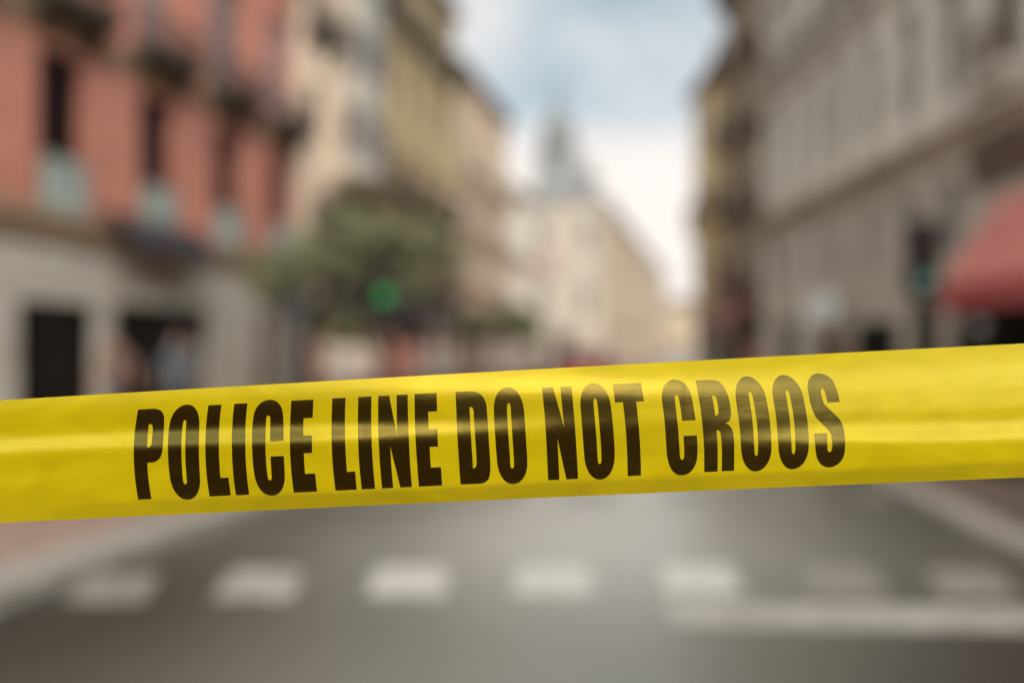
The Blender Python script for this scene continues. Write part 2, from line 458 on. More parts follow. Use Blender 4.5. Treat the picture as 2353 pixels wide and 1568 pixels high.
def grid_tape():
    xs = []
    x = -9000.0
    while x < -200: xs.append(x); x += 400
    while x < 2560: xs.append(x); x += 6.5
    while x < 11000: xs.append(x); x += 400
    vs = []; nr = []; fs = []
    for x in xs:
        for j in range(NV + 1):
            vs.append(tape_point(x, j / NV)); nr.append(tape_normal(x, min(0.999, max(0.001, j / NV))))
    for i in range(len(xs) - 1):
        for j in range(NV):
            a = i * (NV + 1) + j
            fs.append((a, a + 1, a + NV + 2, a + NV + 1))
    me = bpy.data.meshes.new('police_tape'); me.from_pydata(vs, [], fs); me.shade_smooth(); me.materials.append(M['tape'])
    return me
tape = bpy.data.objects.new('police_tape', grid_tape()); COL.objects.link(tape)
tag(tape, 'yellow plastic barrier tape with dark brown lettering stretched across the street in front', 'barrier tape')

GLYPHS = [  # outlines of the printed characters: (window x, window y, paths) at 3.7325 units per picture dot
 (440, 1280, ["M103 391 L285 380 C400 372 440 440 431 545 C430 620 421 720 415 830 C412 900 405 940 395 965 C370 1030 320 1058 250 1059 L219 1061 C222 1200 240 1360 272 1519 L104 1527 C60 1290 42 1090 48 880 C52 720 68 560 103 391Z",
   "M238 574 C275 572 288 585 287 630 C284 700 280 760 275 800 C270 850 255 869 217 869 C217 770 226 660 238 574Z"]),
 (440, 1280, ["M728 328 C820 328 872 420 876 555 C876 640 868 740 868 850 C868 1000 878 1130 885 1280 C885 1430 830 1525 725 1525 C620 1525 520 1420 497 1200 C480 1060 478 930 478 870 C478 760 485 660 500 575 C525 430 620 328 728 328Z",
   "M695 522 C712 522 712 545 711 570 C703 700 697 770 697 880 C697 1050 707 1170 718 1300 C718 1322 712 1333 700 1333 C680 1333 673 1310 668 1270 C655 1150 648 990 648 830 C648 740 655 650 665 590 C670 550 680 522 695 522Z"]),
 (440, 1280, ["M990 338 L1155 329 C1130 500 1120 680 1121 840 C1122 990 1130 1130 1143 1252 L1244 1249 C1250 1320 1262 1400 1274 1473 L1005 1486 C965 1260 950 1050 951 830 C953 660 965 500 990 338Z"]),
 (760, 1280, ["M122 319 L288 310 C267 480 259 640 260 800 C262 1040 280 1260 311 1464 L143 1471 C108 1260 91 1040 91 790 C92 630 103 470 122 319Z"]),
 (760, 1280, ["M748 975 C751 1060 758 1140 759 1240 C759 1390 690 1475 595 1475 C470 1475 385 1350 363 1130 C350 1000 345 880 346 770 C347 660 352 560 362 495 C380 350 470 268 578 268 C680 268 735 350 741 500 C744 600 743 690 742 783 L573 792 C574 680 577 580 577 510 C577 480 570 465 555 465 C535 465 528 485 525 510 C515 610 514 720 514 800 C515 950 525 1080 538 1200 C545 1260 555 1282 571 1282 C590 1282 596 1265 594 1230 C588 1140 582 1060 579 983Z"]),
 (760, 1280, ["M842 279 L1121 264 L1111 494 L996 500 C993 570 992 640 993 721 L1101 717 C1101 790 1103 860 1106 936 L999 941 C1003 1030 1008 1115 1016 1201 L1143 1196 C1150 1275 1158 1350 1168 1424 L874 1438 C840 1220 824 1000 824 760 C825 590 831 440 842 279Z"]),
 (1100, 1280, ["M91 250 L257 242 C250 420 248 580 251 740 C256 900 264 1040 276 1176 L379 1171 C384 1250 392 1330 400 1400 L131 1413 C100 1190 82 960 81 700 C81 540 84 400 91 250Z"]),
 (1100, 1280, ["M418 232 L585 224 C580 420 580 590 586 760 C594 980 610 1190 631 1389 L463 1396 C435 1170 418 950 414 680 C413 520 414 380 418 232Z"]),
 (1100, 1280, ["M671 219 L808 212 C840 390 880 570 910 730 C906 560 902 380 903 207 L1042 200 C1044 480 1055 760 1065 940 C1073 1090 1083 1230 1096 1366 L949 1373 C910 1200 860 1020 823 852 C828 1030 842 1210 860 1378 L719 1385 C695 1150 678 920 672 650 C668 500 668 360 671 219Z"]),
 (1100, 1280, ["M1128 195 L1408 181 L1414 411 L1299 417 L1307 641 L1415 635 L1425 856 L1318 862 L1335 1123 L1462 1117 L1478 1347 L1184 1362 C1160 1080 1140 800 1132 520 C1130 410 1128 300 1128 195Z"]),
 (1460, 1280, ["M303 168 L460 161 C570 157 660 180 693 340 C705 450 715 650 725 810 C732 930 741 1020 742 1110 C742 1270 710 1320 590 1326 L366 1336 C340 1000 318 640 303 168Z",
   "M479 357 C520 355 530 380 532 420 C538 560 550 740 558 850 C563 930 567 980 568 1050 C568 1110 560 1130 523 1132 C510 900 488 640 479 357Z"]),
 (1460, 1280, ["M960 110 C1060 110 1150 220 1167 400 C1180 560 1193 780 1203 930 C1208 1000 1209 1040 1208 1080 C1205 1240 1120 1330 1023 1330 C920 1330 845 1210 828 1060 C815 920 795 640 787 430 C785 390 785 360 788 330 C800 200 870 110 960 110Z",
   "M972 307 C990 307 998 330 1001 390 C1010 600 1030 850 1040 1030 C1043 1100 1040 1133 1020 1133 C1000 1133 995 1110 992 1050 C985 900 960 620 952 410 C950 340 955 307 972 307Z"]),
 (1800, 1250, ["M124 227 L262 220 C310 390 360 560 405 738 C390 560 372 390 357 216 L496 209 C530 540 562 960 580 1375 L433 1382 C395 1210 355 1035 320 858 C328 1030 336 1210 344 1387 L203 1393 C190 1100 175 800 158 560 C145 440 135 330 124 227Z"]),
 (1800, 1250, ["M770 171 C870 171 960 260 990 430 C1015 600 1030 800 1041 980 C1044 1050 1042 1090 1041 1120 C1030 1290 950 1386 852 1386 C760 1386 675 1280 660 1110 C645 900 625 660 611 460 C609 430 609 400 612 370 C625 240 690 171 770 171Z",
   "M793 366 C812 366 822 395 828 450 C845 640 865 860 874 1050 C880 1150 875 1190 852 1190 C832 1190 828 1150 826 1090 C818 900 795 660 776 460 C770 390 778 366 793 366Z"]),
 (1800, 1250, ["M1017 184 L1377 168 C1388 245 1400 325 1412 397 L1314 402 C1335 580 1355 790 1364 960 C1370 1090 1374 1210 1376 1333 L1206 1342 C1205 1130 1195 900 1180 720 C1170 610 1160 510 1146 410 L1048 413Z"]),
 (2200, 1220, ["M588 940 C592 1020 596 1080 595 1140 C592 1220 588 1250 575 1295 C540 1390 470 1444 390 1444 C290 1444 225 1340 208 1170 C200 1070 192 900 182 790 C173 680 155 570 144 470 C138 330 210 237 300 237 C390 237 480 300 515 430 C540 540 558 650 571 748 L401 756 C390 660 380 570 362 485 C355 450 345 430 330 430 C310 430 307 455 309 490 C325 640 345 780 356 930 C362 1030 368 1110 372 1190 C376 1230 384 1249 400 1249 C420 1249 427 1225 428 1180 C428 1100 423 1020 418 947Z"]),
 (2200, 1220, ["M573 250 C650 246 700 241 760 243 C850 243 880 260 930 330 C990 430 1015 560 1018 660 C1018 740 1000 775 944 785 C1010 805 1035 860 1048 920 C1058 1020 1060 1110 1059 1200 L1057 1384 L901 1391 L904 1180 C904 1090 898 1000 890 930 C885 890 870 873 835 873 C845 1000 850 1090 851 1190 L849 1395 L680 1404 C682 1250 680 1130 672 980 C660 790 625 510 573 250Z",
   "M778 435 C815 435 830 455 838 490 C852 550 862 600 861 645 C858 680 845 690 818 692 C808 600 793 520 778 435Z"]),
 (2500, 1220, ["M95 197 C190 197 290 290 335 440 C375 620 400 820 407 1000 C410 1060 409 1100 407 1140 C390 1300 300 1393 205 1393 C110 1393 40 1290 27 1130 C20 960 5 780 -18 640 C-36 520 -45 470 -45 400 C-40 270 20 197 95 197Z",
   "M137 390 C152 390 162 408 172 445 C200 580 225 760 236 900 C242 1000 242 1080 238 1160 C235 1190 228 1199 216 1199 C200 1199 195 1180 194 1150 C190 1020 180 850 165 720 C155 620 130 480 121 420 C119 400 125 390 137 390Z"]),
 (2500, 1220, ["M557 179 C650 179 750 270 798 410 C845 590 872 800 879 970 C881 1040 880 1080 877 1120 C860 1270 770 1367 670 1367 C580 1367 510 1270 499 1110 C490 940 475 750 450 590 C435 500 422 430 421 370 C422 260 480 179 557 179Z",
   "M603 369 C618 369 628 390 638 430 C670 560 697 730 708 900 C713 1000 712 1080 709 1140 C706 1165 700 1175 686 1175 C672 1175 666 1160 665 1120 C660 980 650 830 638 730 C628 620 600 480 587 400 C586 380 592 369 603 369Z"]),
 (2500, 1220, ["M1000 160 C1090 160 1170 210 1205 290 C1235 360 1255 440 1272 518 L1116 525 C1108 480 1100 440 1085 390 C1078 362 1065 350 1050 350 C1035 350 1031 370 1033 400 C1040 450 1055 500 1072 538 C1110 600 1220 660 1290 770 C1320 830 1338 930 1339 1040 C1338 1120 1335 1160 1325 1190 C1300 1280 1220 1343 1130 1343 C1040 1343 985 1270 970 1160 C962 1090 956 1000 953 918 L1109 911 C1111 980 1113 1050 1116 1110 C1118 1140 1126 1151 1142 1151 C1165 1151 1178 1120 1177 1060 C1176 990 1170 950 1160 920 C1130 860 1040 790 975 715 C920 640 880 470 866 320 C864 230 920 160 1000 160Z"]),
]
def flatten(path, step=14):
    import re
    tok = re.findall(r'[MLCZ]|-?\d+\.?\d*', path)
    pts = []; i = 0; cmd = None; cur = (0, 0)
    def line(a, b):
        n = max(1, int(math.hypot(b[0]-a[0], b[1]-a[1]) / 40))
        for k in range(1, n + 1): pts.append((a[0]+(b[0]-a[0])*k/n, a[1]+(b[1]-a[1])*k/n))
    while i < len(tok):
        if tok[i] in 'MLCZ': cmd = tok[i]; i += 1
        if cmd == 'Z':
            if math.hypot(cur[0]-pts[0][0], cur[1]-pts[0][1]) > 3: line(cur, pts[0])
            break
        if cmd == 'M': cur = (float(tok[i]), float(tok[i+1])); pts.append(cur); i += 2; cmd = 'L'
        elif cmd == 'L':
            b = (float(tok[i]), float(tok[i+1])); line(cur, b); cur = b; i += 2
        elif cmd == 'C':
            c = [float(q) for q in tok[i:i+6]]; i += 6
            L = math.hypot(c[0]-cur[0], c[1]-cur[1]) + math.hypot(c[2]-c[0], c[3]-c[1]) + math.hypot(c[4]-c[2], c[5]-c[3])
            n = max(4, int(L / step))
            for k in range(1, n + 1):
                q = k / n; a = 1 - q
                pts.append((a**3*cur[0]+3*a*a*q*c[0]+3*a*q*q*c[2]+q**3*c[4], a**3*cur[1]+3*a*a*q*c[1]+3*a*q*q*c[3]+q**3*c[5]))
            cur = (c[4], c[5])
    if math.hypot(pts[-1][0]-pts[0][0], pts[-1][1]-pts[0][1]) < 3: pts.pop()
    return pts
def inside(p, polys):
    x, y = p; r = False
    for P in polys:
        j = len(P) - 1
        for i in range(len(P)):
            if (P[i][1] > y) != (P[j][1] > y) and x < (P[j][0]-P[i][0])*(y-P[i][1])/(P[j][1]-P[i][1])+P[i][0]: r = not r
            j = i
    return r
def lettering():
    V = []; NR = []; FC = []
    k = 2352 / 3464
    for ox, oy, paths in GLYPHS:
        polys = [[((ox + p[0] / 3.7325) * k, (oy + p[1] / 3.7333) * k) for p in flatten(q)] for q in paths]
        vs = []; es = []
        for P in polys:
            b = len(vs); vs += [Vector(p) for p in P]
            es += [(b + i, b + (i + 1) % len(P)) for i in range(len(P))]
        xs = [p[0] for P in polys for p in P]; ys = [p[1] for P in polys for p in P]
        y = min(ys) + 3
        while y < max(ys):
            x = min(xs) + 3
            while x < max(xs):
                if inside((x, y), polys): vs.append(Vector((x, y)))
                x += 7
            y += 4.5
        rv, re_, rf, *_ = delaunay_2d_cdt(vs, es, [], 0, 1e-4)
        b = len(V)
        for p in rv:
            v = (p.y - edge_top(p.x)) / (edge_bot(p.x) - edge_top(p.x))
            V.append(tape_point(p.x, v, 0.00012)); NR.append(tape_normal(p.x, v))
        for f in rf:
            c = sum((rv[i] for i in f), Vector((0, 0))) / len(f)
            if inside((c.x, c.y), polys): FC.append(tuple(b + i for i in f))
    me = bpy.data.meshes.new('lettering'); me.from_pydata(V, [], FC)
    bm = bmesh.new(); bm.from_mesh(me)
    for f in bm.faces:
        f.normal_update()
        if f.normal.y > 0: f.normal_flip()
    bm.to_mesh(me); bm.free()
    me.shade_smooth(); me.normals_split_custom_set_from_vertices([tuple(n) for n in NR])
    me.materials.append(M['ink'])
    return me
child('lettering', lettering(), tape)

# ------------------------------------------------------------------ buildings
# every building is built in its own frame: x along the facade, -y towards the street, z up
def wall_mb(x0, x1, z0, z1, holes, depth=0.28):
    mb = MB()
    xs = sorted({x0, x1, *[h[0] for h in holes], *[h[1] for h in holes]})
    zs = sorted({z0, z1, *[h[2] for h in holes], *[h[3] for h in holes]})
    xs = [x for x in xs if x0 <= x <= x1]; zs = [z for z in zs if z0 <= z <= z1]
    for i in range(len(xs) - 1):
        for j in range(len(zs) - 1):
            xm, zm = (xs[i]+xs[i+1])/2, (zs[j]+zs[j+1])/2
            if any(h[0] < xm < h[1] and h[2] < zm < h[3] for h in holes): continue
            mb.quad((xs[i],0,zs[j]),(xs[i+1],0,zs[j]),(xs[i+1],0,zs[j+1]),(xs[i],0,zs[j+1]))
    for a, b, c, d in holes:
        a_, b_, c_, d_ = max(a,x0), min(b,x1), max(c,z0), min(d,z1)
        mb.quad((a_,0,c_),(a_,depth,c_),(a_,depth,d_),(a_,0,d_)); mb.quad((b_,0,c_),(b_,depth,c_),(b_,depth,d_),(b_,0,d_))
        mb.quad((a_,0,c_),(b_,0,c_),(b_,depth,c_),(a_,depth,c_)); mb.quad((a_,0,d_),(b_,0,d_),(b_,depth,d_),(a_,depth,d_))
    return mb
def core(mb, x0, x1, z0, z1, y1, depth=0.28):   # the sides, back and top behind the front
    mb.box(x0 + 0.004, x1 - 0.004, depth + 0.002, y1, z0, z1)
    for x in (x0, x1): mb.quad((x, 0, z0), (x, depth + 0.004, z0), (x, depth + 0.004, z1), (x, 0, z1))
    mb.quad((x0, 0, z1), (x1, 0, z1), (x1, depth + 0.004, z1), (x0, depth + 0.004, z1))
    return mb
_win = {}
def window(parent, a, b, c, d, frame='wood', pane='glass', name='window', bars=(1, 2)):
    w_, h_ = round(b - a, 3), round(d - c, 3)
    key = (w_, h_, frame, pane, bars)
    if key not in _win:
        f = MB(); k = 0.06
        f.box(0, k, 0, 0.07, 0, h_); f.box(w_-k, w_, 0, 0.07, 0, h_)
        f.box(k, w_-k, 0.002, 0.068, 0, k); f.box(k, w_-k, 0.002, 0.068, h_-k, h_)
        for i in range(1, bars[0] + 1): f.box(w_*i/(bars[0]+1)-0.025, w_*i/(bars[0]+1)+0.025, 0.006, 0.064, k, h_-k)
        for i in range(1, bars[1] + 1): f.box(k, w_-k, 0.01, 0.06, h_*i/(bars[1]+1)-0.02, h_*i/(bars[1]+1)+0.02)
        p = MB().box(k*0.5, w_-k*0.5, 0.03, 0.04, k*0.5, h_-k*0.5)
        _win[key] = (f.mesh('window', M[frame]), p.mesh('pane', M[pane]))
    o = child(name, _win[key][0], parent, (a, 0.17, c))
    child('pane', _win[key][1], o)
    return o
_balc = {}
def balcony(parent, a, b, z, out=0.7, h=1.0, slabm='balcony', railm='iron', th=0.2):
    w_ = round(b - a, 3); key = (w_, out, h, slabm, railm, th)
    if key not in _balc:
        s = MB().box(0, w_, -out, -0.003, 0, th).box(0.06, w_-0.06, -out+0.06, -0.003, -0.12, -0.002)
        for x in (0.15, w_-0.27): s.prism([(-out*0.75, -0.122), (-0.003, -0.55), (-0.003, -0.122)], x, x+0.12)
        r = MB()
        r.box(0.03, w_-0.03, -out+0.02, -out+0.06, th+h-0.05, th+h)
        r.box(0.03, w_-0.03, -out+0.025, -out+0.055, th+0.08, th+0.12)
        n = max(3, int(w_/0.11))
        for i in range(n + 1):
            x = 0.04 + (w_-0.08)*i/n; r.box(x-0.01, x+0.01, -out+0.03, -out+0.05, th+0.002, th+h-0.052)
        for x in (0.04, w_-0.06):
            r.box(x, x+0.02, -out+0.062, -0.005, th+h-0.045, th+h-0.005)
            m_ = max(2, int(out/0.12))
            for i in range(m_):
                y = -out+0.1+(out-0.15)*i/m_; r.box(x, x+0.02, y, y+0.02, th+0.002, th+h-0.047)
        _balc[key] = (s.mesh('balcony', M[slabm]), r.mesh('railing', M[railm]))
    o = child('balcony', _balc[key][0], parent, (a, 0, z))
    child('railing', _balc[key][1], o)
    return o
def cornice(parent, x0, x1, z0, z1, out, m, name='cornice'):
    h = z1 - z0
    return MB().prism([(-0.002, z0), (-out*0.35, z0 + h*0.15), (-out*0.5, z0 + h*0.5), (-out, z0 + h*0.7), (-out, z1), (-0.002, z1)], x0, x1).build(name, m, parent)
def tiled_roof(parent, x0, x1, z, y1, eave, m, rise=2.2):
    return MB().prism([(-eave, z), (-eave, z + 0.18), (y1*0.5, z + rise), (y1 + 0.3, z + 0.18), (y1 + 0.3, z)], x0, x1).build('roof', m, parent)

def row_building(name, label, pos, ang, L, H, D, gm, um, floors, bays, win, z1=4.0, win_w=1.1, win_h=2.1, frame='wood', pane='glass',
                 gpane='dark', balc=None, eave=0.5, roofm='roof', x_pad=0.0, gfw=1.9, bal_args={}, trim=None, surround=None):
    b = thing(name, label, 'building', pos, ang)
    fh = (H - z1) / floors
    xs = [x_pad + (L - 2*x_pad) * (i + 0.5) / bays for i in range(bays)]
    gh = [(x - gfw/2, x + gfw/2, 0.05, z1 - 0.9) for x in xs]
    core(wall_mb(0, L, 0, z1, gh), 0, L, 0, z1, D).build('ground_floor_wall', M[gm], b)
    uh = [(x - win_w/2, x + win_w/2, z1 + fh*f + 0.35, z1 + fh*f + 0.35 + win_h) for f in range(floors) for x in xs]
    mb = core(wall_mb(0, L, z1, H, uh), 0, L, z1, H, D)
    mb.build('upper_wall', M[um], b)
    for h in gh: window(b, *h, frame=frame, pane=gpane, name='shop_window', bars=(1, 0))
    for h in uh: window(b, *h, frame=frame, pane=pane)
    if surround:
        for (a, c, d, e) in uh:
            s = MB(); s.box(a-0.16, a-0.002, -0.05, -0.002, d, e).box(c+0.002, c+0.16, -0.05, -0.002, d, e).box(a-0.22, c+0.22, -0.09, -0.002, e+0.002, e+0.2)
            s.build('window_surround', M[surround], b)
    cornice(b, 0, L, z1 - 0.28, z1 + 0.1, 0.22, M[trim or um], 'string_course')
    if balc:
        for f in balc:
            for x in xs: balcony(b, x - win_w/2 - 0.3, x + win_w/2 + 0.3, z1 + fh*f + 0.12, **bal_args)
    tiled_roof(b, -0.003, L + 0.003, H + 0.003, D, eave, M[roofm])
    return b

ANG_L = R(90) - TH
# --- red corner building on the left
rb = thing('red_building', 'salmon red building with beige stone ground floor and tall balcony windows', 'building', st(2.0, -12), ANG_L)
L_ = 22.3
WC = [14.42 - 2.0 + 3.015 * k for k in range(-4, 4)]
shops = [(11.35, 13.4, 0.06, 2.45), (13.95, 17.6, 0.06, 2.52), (6.8, 9.6, 0.06, 2.55), (2.2, 5.0, 0.06, 2.55), (20.1, 21.1, 0.06, 2.5)]
core(wall_mb(0, L_, 0, 4.05, shops, 0.2), 0, L_, 0, 4.05, 11, 0.2).build('ground_floor_wall', M['red_stone'], rb)
up = [(x - 0.63, x + 0.63, 4.3, 7.3) for x in WC] + [(x - 0.75, x + 0.75, 8.35, 11.4) for x in WC] + [(x - 0.52, x + 0.52, 13.2, 15.6) for x in WC]
core(wall_mb(0, L_, 4.05, 17.2, up, 0.26), 0, L_, 4.05, 17.2, 11, 0.26).build('upper_wall', M['red_wall'], rb)
for k, h in enumerate(shops):
    o = window(rb, *h, frame='iron', pane='dark' if k < 4 else 'wood', name='shop_window' if k < 4 else 'door', bars=(1, 1) if k < 4 else (0, 1)); o.location.y = 0.1
for i, x in enumerate(WC):
    o = window(rb, x - 0.63, x + 0.63, 4.3, 7.3, frame='glass_red', pane='glass_red'); o.location.y = 0.17
    pn = MB().box(x - 0.54, x + 0.54, -0.16, -0.10, 4.19, 5.15); pn.box(x - 0.58, x + 0.58, -0.2, -0.06, 5.152, 5.21)
    pn.box(x - 0.54, x - 0.48, -0.098, -0.003, 4.19, 5.15).box(x + 0.48, x + 0.54, -0.098, -0.003, 4.19, 5.15)
    pn.build('balustrade', M['panel'], rb)
    o = window(rb, x - 0.75, x + 0.75, 8.35, 11.4, frame='shutter', pane='shutter' if i % 3 else 'glass_grey')
    window(rb, x - 0.52, x + 0.52, 13.2, 15.6, frame='shutter', pane='glass_grey')
    balcony(rb, x - 0.95, x + 0.95, 8.02, out=0.7, h=0.7, th=0.2)
    balcony(rb, x - 0.85, x + 0.85, 12.9, out=0.5)
cornice(rb, 0, L_, 3.5, 4.18, 0.22, M['ochre_trim'], 'string_course')
cornice(rb, 0, L_, 7.48, 7.9, 0.16, M['ochre_trim'], 'string_course')
tiled_roof(rb, -0.003, L_ + 0.003, 17.21, 11, 0.6, M['roof'])

# --- the row behind it on the left
b1 = row_building('cream_building', 'tall cream building with a grey glazed bay beside the red building', st(24.4, -12.0), ANG_L, 6.3, 19.2, 11,
                  'brown_stone', 'cream', 4, 2, None, balc=(0, 2), bal_args=dict(out=0.55), pane='glass_grey', trim='tan')
bay = MB().box(3.2, 5.3, -0.85, -0.004, 4.8, 16.6)
bo = bay.build('bay_window', M['bay'], b1)
for f in range(4):
    z = 5.4 + 2.85 * f
    child('pane', MB().box(3.35, 5.15, -0.87, -0.856, z, z + 1.7).mesh('pane', M['glass_grey']), bo)
    child('pane', MB().box(3.185, 3.196, -0.75, -0.15, z, z + 1.7).mesh('pane', M['glass_grey']), bo)
b2 = row_building('ochre_building', 'mustard yellow building with dark wide eaves and dark balconies', st(30.75, -12.0), ANG_L, 11.7, 18.4, 11,
                  'brown_stone', 'ochre', 4, 4, None, balc=(0, 1, 3), bal_args=dict(out=0.6), pane='glass_grey', eave=0.55, roofm='wood', surround='tan')
b3 = row_building('tan_building', 'tan brown building with a sloping roofline behind the mustard building', st(42.5, -12.0), ANG_L, 12.8, 16.3, 11,
                  'tan', 'tan', 4, 5, None, z1=3.8, win_w=1.0, balc=(0, 1, 2), bal_args=dict(out=0.45, slabm='tan', railm='wood'), pane='glass_grey', eave=0.5, surround='cream')
b4 = row_building('pale_building', 'low pale cream building just left of the turret building', st(55.4, -12.0), ANG_L, 9.0, 12.4, 11,
                  'bright', 'bright', 3, 4, None, z1=3.8, win_w=0.9, win_h=1.7, pane='glass_grey', gpane='wood', eave=0.4, balc=(1,), bal_args=dict(out=0.4, slabm='bright', railm='wood'))

# --- turret building closing the view
TY = 80.0
tb = thing('turret_building', 'pale cream corner building crowned by a grey slate dome and spire', 'building', (at(1204, TY)[0], TY, 0), 0)
TW = (1384 - 1204) / F * TY
th = [(0.9, 1.9, 5.0, 7.2), (5.3, 6.3, 5.0, 7.2), (0.9, 1.9, 11.2, 13.2), (5.3, 6.3, 11.2, 13.2), (2.6, 4.6, 0.05, 3.2)]
core(wall_mb(0, TW, 0, 15.29, th), 0, TW, 0, 15.29, 8).build('wall', M['pale'], tb)
for h in th[:4]: window(tb, *h, frame='wood', pane='glass_grey')
window(tb, *th[4], frame='wood', pane='wood', name='door', bars=(1, 1))
rw = MB().lathe([(0.95, -0.08), (0.95, 0.0), (0.8, 0.06), (0.2, 0.1)], 24).build('rose_window', M['shutter'], tb, True)
rw.rotation_euler = (R(90), 0, 0); rw.location = (2.15, -0.05, 9.6); rw.scale = (1, 1.6, 1)
cornice(tb, 0, TW, 14.9, 15.28, 0.2, M['pale'])
mr_ = MB().lathe([(TW*0.52*1.414, 15.3), (TW*0.52*1.414, 15.45), (TW*0.40*1.414, 16.7), (TW*0.30*1.414, 18.3), (2.4, 19.4)], 4)
rf_ = mr_.build('roof', M['slate'], tb); rf_.rotation_euler = (0, 0, R(45)); rf_.location = (TW*0.5, TW*0.53, 0)
dm = MB().lathe([(2.3, 18.0), (2.1, 19.3), (1.95, 20.6), (2.2, 20.8), (1.75, 21.6), (1.6, 22.6), (1.75, 22.8), (1.2, 23.8), (0.6, 25.0), (0.25, 26.4), (0.04, 28.4)], 16, (TW*0.46, TW*0.53))
dm.build('spire', M['slate'], tb)
dm = MB().lathe([(0.55, 15.8), (0.55, 17.2), (0.7, 17.35), (0.3, 18.6), (0.03, 20.0)], 10, (6.3, 0.9)); dm.build('pinnacle', M['slate'], tb)
# --- the row past the bend
A_B = R(90) - math.atan((1660 - CX) / F)
fx, fy = at(1384, 80.6)[:2]
b6 = row_building('long_building', 'long pale terrace sloping down to the gap of sky past the turret', (fx, fy, 0), A_B, 90, 15.6, 9,
                  'tan', 'far', 4, 20, None, z1=4.0, pane='glass_grey', eave=0.4)
b7 = row_building('far_building', 'small hazy far building at the very end of the street', (at(1500, 235)[0], 235, 0), 0, 24, 13.0, 9,
                  'tan', 'far', 3, 7, None, z1=4.0, pane='glass_grey', eave=0.4)

# --- right side
RX = 8.5
gb = thing('grey_building', 'long grey stone building with plain pilasters and brown stone ground storey along the right', 'building', (RX, 28.5, 0), R(-90))
GL = 26.0          # local x = 28.5 - Y
def gx(Y): return 28.5 - Y
gh = []
for Y0, Y1, z0, z1_ in ((13.6, 16.5, 0.1, 2.95), (17.0, 18.3, 0.1, 2.5), (18.8, 21.3, 0.1, 2.2), (22.4, 23.8, 0.1, 1.9), (25.4, 27.0, 0.1, 2.3), (10.2, 12.9, 0.1, 3.2), (6, 9, 0.1, 3.2)):
    gh.append((gx(Y1), gx(Y0), z0, z1_))
mz = [(gx(27.6 - k * 1.83) - 0.42, gx(27.6 - k * 1.83) + 0.42, 3.35, 4.85) for k in range(7)]
core(wall_mb(0, GL, 0, 5.6, gh + mz, 0.16), 0, GL, 0, 5.6, 12, 0.16).build('ground_floor_wall', M['brown_stone'], gb)
for h in gh:
    o = window(gb, *h, frame='iron', pane='dark', name='shop_window', bars=(1, 0)); o.location.y = 0.06
for h in mz:
    o = window(gb, *h, frame='bay', pane='glass_grey', bars=(1, 0)); o.location.y = 0.06
uw = []
for k in range(13):
    Y = 27.6 - k * 1.83
    for z0, z1_ in ((6.5, 8.8), (10.0, 12.2), (13.2, 15.2)):
        uw.append((gx(Y) - 0.42, gx(Y) + 0.42, z0, z1_))
core(wall_mb(0, GL, 5.6, 17.0, uw), 0, GL, 5.6, 17.0, 12).build('upper_wall', M['grey_wall'], gb)
for h in uw:
    Yc = 28.5 - (h[0] + h[1]) / 2
    near_ = 14.3 < Yc < 15.4
    window(gb, *h, frame='wood' if near_ else 'bay', pane='glass' if near_ else 'glass_mid')
    if h[2] > 9 and h[2] < 11 or near_: balcony(gb, h[0] - 0.22, h[1] + 0.22, h[2] - 0.25, out=0.32, h=0.8, slabm='grey_wall', railm='wood', th=0.14)
for k in range(14):
    x = gx(28.5 - k * 1.83) if k else 0.24
    MB().box(x - 0.2, x + 0.2, -0.10, -0.003, 5.95, 16.3).build('pilaster', M['grey_wall'], gb)
    if not any(a - 0.2 < x < b_ + 0.2 for a, b_, *_ in gh): MB().box(x - 0.17, x + 0.17, -0.14, -0.003, 0.1, 5.1).build('pilaster', M['grey_wall'], gb)
for z in (9.35, 12.65): cornice(gb, 0.01, GL - 0.01, z, z + 0.16, 0.2, M['grey_wall'], 'ledge')
MB().box(gx(15.6), gx(9.5), -0.16, -0.003, 4.55, 5.2).build('fascia', M['wood'], gb)
cornice(gb, 0, GL, 5.25, 5.85, 0.35, M['brown_stone'], 'string_course')
cornice(gb, 0, GL, 16.4, 17.0, 0.5, M['grey_wall'])
tiled_roof(gb, -0.003, GL + 0.003, 17.01, 12, 0.4, M['roof'])

bb = row_building('brown_building', 'dark brown building with stacked dark balconies beyond the grey stone building', (RX + 0.1, 34.4, 0), R(-90), 5.85, 17.6, 10,
                  'brown_stone', 'brown_r', 5, 2, None, z1=3.7, win_h=1.9, balc=(0, 1, 2, 3, 4), bal_args=dict(out=0.7, slabm='wood', railm='wood'), eave=0.6, pane='glass_grey')
ob = row_building('narrow_ochre_building', 'narrow ochre house at the far end of the right row against the sky', (RX - 0.05, 39.6, 0), R(-90), 5.15, 13.0, 10,
                  'brown_stone', 'ochre_r', 3, 2, None, z1=3.6, win_h=1.5, win_w=0.9, eave=0.4, balc=(1,), bal_args=dict(out=0.45, slabm='ochre_r', railm='wood'), pane='glass_grey')

# --- unseen building added behind the camera as a dark reflection for the tape
row_building('added_rear_building', 'added unseen brown building behind the camera that the barrier tape mirrors', (26, -24, 0), R(180), 52, 9.5, 10,
             'brown_stone', 'brown_r', 2, 14, None, z1=4.0, win_h=1.7, eave=0.4)

